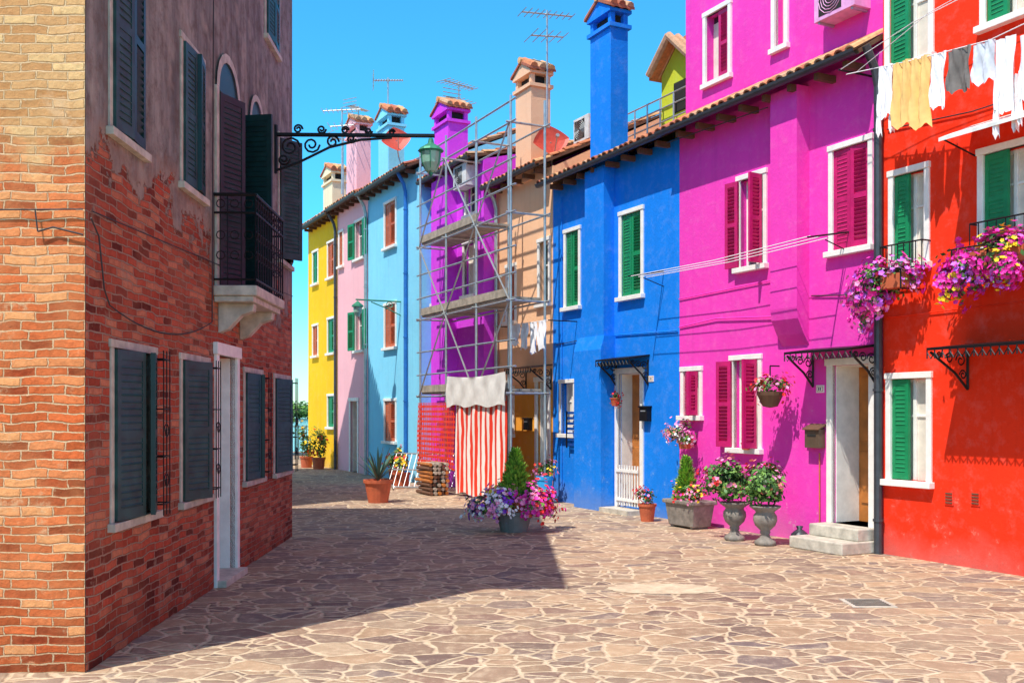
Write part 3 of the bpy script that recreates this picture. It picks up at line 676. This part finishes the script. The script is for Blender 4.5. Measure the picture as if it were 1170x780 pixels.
fx=math_(nt,'FRACT',math_(nt,'MULTIPLY',x[0],14.)); fz=math_(nt,'FRACT',math_(nt,'MULTIPLY',x[2],9.))
al=math_(nt,'MAXIMUM',math_(nt,'GREATER_THAN',fx,.42),math_(nt,'GREATER_THAN',fz,.55))
b.inputs['Base Color'].default_value=lin('ee4028'); nt.links.new(al,b.inputs['Alpha'])
tarpw=simple('white_tarp',lin('e8e4dc'),.6,var=.08)
t=MB(); sheet(t,7.95,10.35,.06,1.95,1.21,sm_,amp=.012,f=7); t.obj('striped_tarp',se,smooth=True)
t=MB(); sheet(t,10.42,12.55,.5,1.95,1.2,rn,f=6,amp=.015); t.obj('safety_net',se,smooth=True)
t=MB(); sheet(t,7.9,10.7,1.86,2.5,1.27,tarpw,amp=.014,f=5,nz=10,sag=.06); t.obj('white_tarp',se,smooth=True)
e=empty('metal_barrier',fm((-1.35,22.2),(-.25,-.97))); t=MB()
for z in (.08,1.0,.55): t.cyl((-.0,0,z),(1.5,0,z),.018,steel)
for i in range(13): t.cyl((i*.125,0,.08),(i*.125,0,1.0),.009,steel)
for s in (.15,1.35): t.cyl((s,-.25,.01),(s,.25,.01),.018,steel); t.cyl((s,0,0),(s,0,.1),.018,steel)
t.obj('frame',e,Matrix.Rotation(rad(38),4,'X'))
e=empty('timber_stack',MAIN@Matrix.Translation((10.7,1.6,0))); t=MB()
for i in range(40): 
    r=i//5; t.cyl((-.35+U(-.05,.05),-.2+(i%5)*.09,.05+r*.085),(.4+U(-.08,.08),-.2+(i%5)*.09+U(-.03,.03),.05+r*.085),.04,random.choice([wood,soffit,plank]),n=7)
t.obj('logs',e)
# ------------------------------------------------------------------ antennas / dishes
def antenna(X,Y,z0,z1,kind=0,ang=30):
    e=empty('tv_antenna',Matrix.Translation((X,Y,0))@Matrix.Rotation(rad(ang),4,'Z')); t=MB()
    t.cyl((0,0,z0),(0,0,z1),.022,steel)
    for zz,L,n,w in (((z1-.1,1.1,9,.5),(z1-.55,.7,5,.8)) if kind==0 else ((z1-.1,.8,12,.28),)):
        t.cyl((-L/2,0,zz),(L/2,0,zz+.05),.016,steel)
        for i in range(n):
            x=-L/2+L*i/(n-1); ww=w*(1-.35*i/n); t.cyl((x,-ww/2,zz+.05*i/n),(x,ww/2,zz+.05*i/n),.011,steel,n=4)
        if kind: 
            for i in range(5): t.cyl((-L/2,-.25+i*.0,zz-.2+i*.1),(-L/2,.25,zz-.2+i*.1),.011,steel,n=4)
    t.obj('mast_and_elements',e)
antenna(.72,20.6,6.8,9.95,0,20); antenna(-1.35,25.5,7.5,10.1,0,50); antenna(-3.4,27.6,8,10.9,1,10); antenna(-4.5,29.5,8,10.7,1,60); antenna(-4.9,29,8,10.5,0,0); antenna(-1.7,25.5,7.5,9.7,1,120); antenna(-5.2,31,8,10.2,1,40)
dr=simple('red_dish',lin('c84632'),.5)
def dish(X,Y,z,r,az):
    e=empty('satellite_dish',Matrix.Translation((X,Y,z))@Matrix.Rotation(rad(az),4,'Z')@Matrix.Rotation(rad(72),4,'X')@Matrix.Rotation(rad(12),4,'Z')); t=MB()
    N=24; prof=[(1,.02),(.8,-.01),(.45,-.035),(0,-.045)]; pts=[]
    for k,zz in prof:
        for i in range(N):
            a=2*math.pi*i/N; c_,s_=math.cos(a),math.sin(a); q=(abs(c_)**1.25+abs(s_)**1.25)**(-1/1.25)
            pts.append((r*k*q*c_*1.1,r*k*q*s_,zz))
    t.add(pts,[(j*N+i,j*N+(i+1)%N,(j+1)*N+(i+1)%N,(j+1)*N+i) for j in range(3) for i in range(N)],dr)
    t.cyl((0,-r*.7,0),(0,-.1,r*.9),.012,steel); t.cyl((0,-.1,r*.88),(0,-.1,r*1.02),.04,steel); t.cyl((0,0,-.04),(0,-.35,-.3),.02,steel); t.cyl((0,-.35,-.3),(0,-.9,-.2),.02,steel); t.obj('dish',e)
dish(.78,20.1,7.15,.36,15); dish(-3.0,26.1,8.8,.36,10)
# ------------------------------------------------------------------ laundry
def cloth(mb,s0,s1,z0,z1,o,mat,amp=.03):
    sheet(mb,s0,s1,z0,z1,o,mat,amp,nx=14,nz=8,f=U(1.2,2.2))
cw=simple('white_cloth',lin('f4f2f4'),.9,var=.05); cy=simple('yellow_cloth',lin('f8c87c'),.9,var=.1); cg=simple('grey_cloth',lin('77706c'),.9); cb=simple('pale_cloth',lin('d8dce6'),.9)
e=empty('clothesline',MAIN); t=MB()
t.wire([(.1,.5,5.86),(-.9,.5,5.72),(-1.9,.5,5.62),(-3.4,.5,5.75)],.006,cw,n=4); t.wire([(.1,0,5.9),(.1,.62,5.9)],.015,iron); t.wire([(-3.4,0,5.8),(-3.4,.62,5.8)],.015,iron)
t.wire([(.1,.6,5.9),(-1,.6,6.1),(-3.4,.6,6.25)],.005,cw,n=4)
t.wire([(.1,.35,5.9),(-1,.35,6.25),(-3.4,.35,6.5)],.005,cw,n=4)
t.obj('line',e)
t=MB()
def zl(s): return 5.86+ (s-.1)*.125
for a,b,L,m in ((-.41,-.6,.8,cw),(-.62,-.87,.74,cy),(-.88,-1.13,.78,cy),(-1.16,-1.36,.6,cw),(-1.38,-1.68,.46,cg),(-1.7,-1.95,.42,cb),(-1.97,-2.2,1.0,cw),(-2.25,-2.6,.9,cw)):
    z=zl((a+b)/2)
    if m is cw and L>.7:
        cloth(t,a,b,z-L*.75,z,.5,m); cloth(t,a,a-.05,z-L,z-L*.4,.52,m,.02); cloth(t,b+.05,b,z-L*.97,z-L*.4,.47,m,.02)
    else: cloth(t,a,b,z-L,z,.5,m,.035)
t.obj('clothes',e,smooth=True)
e=empty('clothesline',MAIN); t=MB(); t.wire([(7.4,.6,3.45),(9.6,.6,3.5)],.006,cw,n=4); t.wire([(7.4,0,3.45),(7.4,.62,3.45)],.012,iron); t.wire([(9.6,0,3.5),(9.6,.62,3.5)],.012,iron); t.obj('line',e)
t=MB()
for a,b,L in ((7.55,7.85,.55),(7.9,8.15,.6),(8.25,8.5,.5),(8.6,8.95,.4)): cloth(t,a,b,3.47-L,3.47,.6,cw)
t.obj('clothes',e,smooth=True)
e=empty('washing_line',MAIN); t=MB()
for k in range(3):
    o=.35+.15*k; t.wire([(.55,o,3.95+.0*k),(2.5,o,3.9),(4.6,o,3.93-.0*k)],.006,cw,n=4)
for s in (.55,4.6): t.wire([(s,0,4.05),(s,.7,3.93)],.012,iron); t.wire([(s,0,3.8),(s,.4,3.92)],.008,iron)
t.obj('lines',e)
e=empty('wall_cable',MAIN); t=MB()
def cable(pts,r=.008,m=blk): t.wire(pts,r,m,n=4)
cable([(4.15,.02,3.1),(3.2,.03,3.16),(1.9,.03,3.08),(1.8,.03,3.1)],.01,M_mag); cable([(8.2,.02,3.05),(7.0,.02,3.1)]); cable([(6.05,.02,3.1),(4.2,.02,3.05)],.01,M_blue); cable([(1.2,.02,3.3),(.1,.02,3.2)],.008)
cable([(4.1,.3,6.0),(1.8,.25,5.95)],.008); cable([(4.16,.02,3.55),(1.8,.02,3.6)],.008,M_mag); cable([(7.95,.02,.3),(7.95,.02,5.9)],.008,M_blue); cable([(1.05,.02,.2),(1.05,.02,1.2)],.012,terrac)
cable([(-.1,.02,5.2),(-1.3,.02,5.1),(-6,.02,5.15)],.008); cable([(-.1,.02,2.9),(-6,.02,2.95)],.008,M_red)
t.obj('cable_run',e)
for s,z in ((1.05,2.05),(4.95,2.3),(-2.15,2.0)):
    e=empty('house_number_plate',MAIN@Matrix.Translation((s,.0,z))); t=MB(); t.box(-.07,.07,0,.012,-.05,.05,white); t.box(-.055,.055,.012,.014,-.035,.035,terrac); t.box(-.048,.048,.014,.016,-.028,.028,white); t.box(-.02,-.005,.016,.018,-.018,.018,dark); t.box(.01,.025,.016,.018,-.018,.018,dark); t.obj('plate',e)
# ------------------------------------------------------------------ wall fittings
def fitting(name,s,z,o=0): return empty(name,MAIN@Matrix.Translation((s,o,z)))
e=fitting('mailbox',1.09,1.42); t=MB(); t.box(-.13,.13,0,.12,-.15,.1,simple('bronze_box',lin('6f5a48'),.5,.3)); t.add([(-.15,0,.17),(.15,0,.17),(.15,.15,.1),(-.15,.15,.1),(-.15,0,.14),(.15,0,.14),(.15,.15,.085),(-.15,.15,.085)],[(0,1,2,3),(3,2,6,7),(4,7,6,5),(0,3,7,4),(1,5,6,2)],soffit); t.box(-.08,.08,.12,.126,.0,.03,dark); t.obj('box',e,bevel=.008)
for s,z in ((5.06,1.72),(9.3,1.5)):
    e=fitting('mailbox',s,z); t=MB(); t.box(-.11,.11,0,.1,-.13,.1,iron); t.box(-.125,.125,0,.12,.1,.125,iron); t.box(-.07,.07,.1,.104,.03,.05,steel); t.obj('box',e,bevel=.008)
dkblue=simple('dark_blue_paint',lin('0d4a9a'),.5)
e=fitting('folding_wall_rack',7.25,1.4,.05); t=MB()
for i in range(7): t.box(-.4,.4,.01,.03,-.3+i*.1,-.25+i*.1,dkblue)
for x in (-.4,.37): t.box(x,x+.03,.03,.05,-.34,.36,iron)
t.obj('slats',e)
# ------------------------------------------------------------------ plants
def flowerbox(s0,s1,z,o,name,fls,drop,nl,nf,h=.28):
    e=empty(name,MAIN@Matrix.Translation(((s0+s1)/2,o,z))); w=(s1-s0)/2; t=MB()
    t.box(-w*.8,w*.8,-.1,.1,-.12,.05,terrac); 
    for x in (-w*.75,0,w*.75): t.wire([(x,-o,-.14),(x,.12,-.14),(x,.12,.1)],.009,iron)
    t.wire([(-w*.85,.12,.1),(w*.85,.12,.1)],.009,iron); t.obj('box_and_bracket',e)
    t=MB(); plantmass(t,(0,.05,.0),(w,.22,h),nl,nf,.06,.07,fls,16); 
    for x,dz in drop: plantmass(t,(x,.12,-dz*.5),(.16,.16,dz*.6),nl//5,nf//4,.055,.07,fls,6)
    t.obj('flowers',e)
flowerbox(-.75,.1,3.32,.28,'petunia_flower_box',[pet_mag,pet_lilac,pet_mag,pet_pink],[(.28,.55),(.1,.35),(.36,.3)],900,520,.26)
flowerbox(-2.4,-1.2,3.42,.28,'petunia_flower_box',[pet_mag,pet_mag,pet_mag,pet_lilac,pet_mag,pet_yel],[(.2,.4),(-.2,.35),(.45,.45)],1300,800,.27)
e=empty('window_railing',MAIN); t=MB()
for s0,s1,z0 in ((-.72,-.1,3.45),(-2.15,-1.37,3.52)):
    for z in (z0,z0+.3): t.wire([(s0,0,z),(s0,.14,z),(s1,.14,z),(s1,0,z)],.01,iron)
    for i in range(8): x=s0+(s1-s0)*i/7; t.cyl((x,.14,z0),(x,.14,z0+.3),.007,iron)
t.obj('bars',e)
e=fitting('hanging_flower_basket',1.6,2.02,.38); t=MB(); t.wire([(0,-.16,.35),(0,.0,.35),(0,0,.1)],.01,iron); t.lathe([(0,-.22),(.1,-.2),(.17,-.05),(.18,0)],(0,0,0),soffit,14); t.obj('basket',e)
t=MB(); plantmass(t,(0,0,.04),(.26,.24,.16),500,170,.05,.06,[pet_red,pet_red,pet_pink],10); t.obj('flowers',e)
salmon=fl('salmon','ff9a88')
e=fitting('wall_flower_pot',3.75,1.35,.2); t=MB(); pot(t,(0,0,-.18),.09,.13,.22,terrac); t.wire([(0,-.2,-.1),(0,-.1,-.1)],.01,iron); t.obj('pot',e)
t=MB(); plantmass(t,(0,.03,.08),(.32,.2,.17),520,240,.05,.055,[pet_pink,pet_white,pet_pink,salmon],10); t.obj('flowers',e)
e=fitting('wall_flower_pot',5.85,1.95,.14); t=MB(); pot(t,(0,0,-.1),.06,.09,.14,terrac); t.wire([(0,-.14,-.05),(0,-.08,-.05)],.008,iron); t.obj('pot',e); t=MB(); plantmass(t,(0,0,.08),(.1,.1,.08),120,30,.04,.045,[pet_red]); t.obj('flowers',e)
e=fitting('window_sill_pot',2.4,1.24,.13); t=MB(); pot(t,(0,0,-.04),.05,.07,.1,terrac); t.obj('pot',e); t=MB(); plantmass(t,(0,0,.2),(.08,.07,.16),140,30,.05,.05,[pet_yel,pet_pink]); t.obj('plant',e)
def at(X,Y): return Matrix.Translation((X,Y,0))
e=empty('flower_planter',at(.03,14.75)); t=MB(); pg=simple('grey_pot',lin('7f7b76'),.7); pot(t,(0,0,0),.2,.27,.3,pg); pot(t,(.12,-.1,.22),.14,.2,.22,terrac); t.obj('pot',e)
t=MB(); plantmass(t,(-.28,-.05,.36),(.36,.36,.26),1000,620,.065,.075,[pet_pink,pet_white,pet_vio,pet_white],14); plantmass(t,(.3,-.05,.38),(.32,.34,.26),1000,620,.065,.075,[pet_mag,pet_red,pet_mag,pet_pink],14); plantmass(t,(-.02,.05,.55),(.35,.3,.15),600,260,.06,.07,[pet_yel,pet_pink,pet_mag],10); t.obj('flowers',e)
t=MB(); conifer(t,(.02,.05,.5),.22,.68,3400,conm); t.obj('dwarf_conifer',e)
e=empty('agave_pot',at(-2.58,19.4)); t=MB(); pot(t,(0,0,0),.19,.27,.44,terrac); t.obj('pot',e)
t=MB(); ag=simple('agave_leaf',(.05,.13,.09,1),.5,var=.3)
for i in range(44):
    a=U(0,6.28); el=rad(U(40,86)); L=U(.5,.85); w_=.028; d=Vector((math.cos(a),math.sin(a),0)); s_=Vector((-math.sin(a),math.cos(a),0)); pts=[]
    for k in range(6):
        u=k/5; p=Vector((0,0,.42))+d*(L*math.cos(el)*u)+Vector((0,0,L*math.sin(el)*u-.1*u*u)); ww=w_*(1-u)**.7*(.7+u); pts+= [p-s_*ww,p+s_*ww]
    t.add(pts,[(2*k,2*k+1,2*k+3,2*k+2) for k in range(5)],ag)
t.obj('leaves',e)
urnm=simple('cast_stone_urn',lin('8b8278'),.8,var=.3,vs=10,bump=.4)
for X,Y,k in ((3.03,13.7,0),(3.32,13.2,1)):
    e=empty('stone_urn',at(X,Y)); t=MB()
    t.lathe([(0,0),(.13,0),(.14,.03),(.13,.06),(.07,.1),(.055,.14),(.07,.17),(.06,.19),(.13,.26),(.155,.33),(.15,.39),(.12,.43),(.13,.45),(.2,.5),(.205,.52),(.17,.52),(.13,.49),(0,.48)],(0,0,0),urnm,24); t.obj('urn',e,smooth=True)
    t=MB(); plantmass(t,(-.05*(1-k),0,.78+.02*k),(.38-.08*k,.28,.28),1300,0,.075,.07,[pet_red],14)
    plantmass(t,(-.1+.15*k,0,.88),(.38-.1*k,.28,.2),350,190,.06,.06,[pet_red,pet_pink,salmon],9); t.obj('geraniums',e)
e=empty('stone_planter',MAIN@Matrix.Translation((3.35,.42,0))); t=MB()
t.add([(-.3,-.17,.03),(.3,-.17,.03),(.3,.17,.03),(-.3,.17,.03),(-.36,-.2,.38),(.36,-.2,.38),(.36,.2,.38),(-.36,.2,.38)],[(0,3,2,1),(4,5,6,7),(0,1,5,4),(1,2,6,5),(2,3,7,6),(3,0,4,7)],urnm)
t.box(-.39,.39,-.23,.23,.36,.42,urnm); t.box(-.27,-.2,-.15,.15,0,.03,urnm); t.box(.2,.27,-.15,.15,0,.03,urnm); t.obj('trough',e,bevel=.015)
t=MB(); plantmass(t,(-.1,.05,.52),(.3,.2,.13),600,160,.05,.05,[pet_red,pet_yel,pet_pink],9); plantmass(t,(.2,.0,.5),(.22,.2,.14),400,110,.05,.05,[pet_red,pet_mag],7); t.obj('flowers',e)
t=MB(); conifer(t,(.08,0,.42),.16,.62,2200,conm); t.obj('dwarf_conifer',e)
e=empty('terracotta_flower_pot',MAIN@Matrix.Translation((4.35,.5,0))); t=MB(); pot(t,(0,0,0),.1,.14,.28,terrac); t.obj('pot',e); t=MB(); plantmass(t,(0,0,.4),(.16,.16,.13),260,60,.05,.05,[pet_pink,pet_red]); t.obj('plant',e)
bp=simple('blue_planter_paint',lin('35a8e8'),.5)
e=empty('blue_planter',MAIN@Matrix.Translation((7.85,.45,0))); t=MB(); pot(t,(0,0,0),.13,.16,.52,bp); t.obj('pot',e)
t=MB(); plantmass(t,(0,0,.66),(.2,.2,.18),350,130,.06,.06,[pet_yel,pet_red,pet_pink]); t.obj('plant',e)
e=empty('cloth_bag',MAIN@Matrix.Translation((1.12,.3,0))); t=MB(); t.lathe([(0,0),(.1,.01),(.13,.07),(.11,.14),(.05,.19),(.03,.2),(.05,.24),(0,.25)],(0,0,0),pipeg,12); t.obj('bag',e,smooth=True)
for s,o,r,h in ((21.0,1.1,.3,.9),(22.0,1.2,.35,1.2),(12.8,1.5,.2,.5),(14.2,1.1,.2,.6)):
    e=empty('potted_shrub',MAIN@Matrix.Translation((s,o,0))); t=MB(); pot(t,(0,0,0),.16,.2,.35,terrac); t.obj('pot',e)
    t=MB(); plantmass(t,(0,0,h*.5+.3),(r,r,h*.45),500,60,.09,.08,[pet_red,pet_yel],10); t.obj('leaves',e)
e=empty('iron_fence',at(-14,37)); t=MB()
for i in range(60): t.cyl((i*.14,0,0),(i*.14,0,1.25),.013,iron)
for z in (.15,1.2): t.cyl((0,0,z),(8.3,0,z),.02,iron)
for x in (0,2.8,5.6,8.3): t.box(x-.06,x+.06,-.06,.06,0,1.5,stone)
t.obj('bars',e)
def tree(X,Y,h,r):
    e=empty('tree',at(X,Y)); t=MB(); t.cyl((0,0,0),(.05,0,h*.45),.12,soffit,r1=.07,n=8)
    for i in range(7):
        a=i*.9; t.cyl((.05,0,h*U(.35,.45)),(r*.6*math.cos(a),r*.6*math.sin(a),h*U(.6,.85)),.05,soffit,r1=.015)
    t.obj('trunk',e); t=MB(); plantmass(t,(0,0,h*.68),(r,r,h*.33),2600,0,.2,.1,[],22); t.obj('crown',e)
tree(-9.9,41,2.6,1.0); tree(-12,40,3.6,1.5)
e=MB(); plantmass(e,(0,0,0),(60,6,2.2),9000,0,1.1,.1,[],120); o_=e.obj('distant_trees'); o_.location=(-60,250,2)
# ------------------------------------------------------------------ light, sky, camera
el=rad(60); hd=Vector((.63,.775)).normalized()
tv=Vector((hd.x*math.cos(el),hd.y*math.cos(el),-math.sin(el)))
sl=bpy.data.lights.new('sun','SUN'); sl.energy=5.; sl.angle=rad(.5); sl.color=(1,.95,.87)
so=link(bpy.data.objects.new('sun',sl)); so.rotation_euler=tv.to_track_quat('-Z','Y').to_euler(); so.location=(-10,-10,20)
W=bpy.data.worlds.new('World'); bpy.context.scene.world=W; W.use_nodes=True; nt=W.node_tree
sk=nt.nodes.new('ShaderNodeTexSky'); sk.sky_type='NISHITA'; sk.sun_disc=False; sk.sun_elevation=el; sk.sun_rotation=math.atan2(-hd.x,-hd.y)%(2*math.pi)
sk.air_density=1.; sk.dust_density=.3; sk.ozone_density=2.
bg=nt.nodes['Background']; bg.inputs[1].default_value=.15
zc=sep(nt,nd(nt,'ShaderNodeTexCoord').outputs['Generated'])[2]
tint=mixc(nt,rng(nt,zc,.0,.14),(1.0,1.5,1.5,1),(.36,1.5,1.9,1))
tint=mixc(nt,rng(nt,zc,.4,.62),tint,(1.5,1.32,1.1,1))
nt.links.new(mixc(nt,1.,sk.outputs[0],tint,'MULTIPLY'),bg.inputs[0])
cd=bpy.data.cameras.new('camera'); cd.sensor_width=36; cd.lens=35.38; cd.shift_y=80/1170; cd.clip_end=2000; cd.clip_start=.05
co=link(bpy.data.objects.new('camera',cd)); co.location=(0,0,1.75); co.rotation_euler=(rad(90),0,0)
sc=bpy.context.scene; sc.camera=co
sc.view_settings.view_transform='Standard'; sc.view_settings.look='None'; sc.view_settings.exposure=0
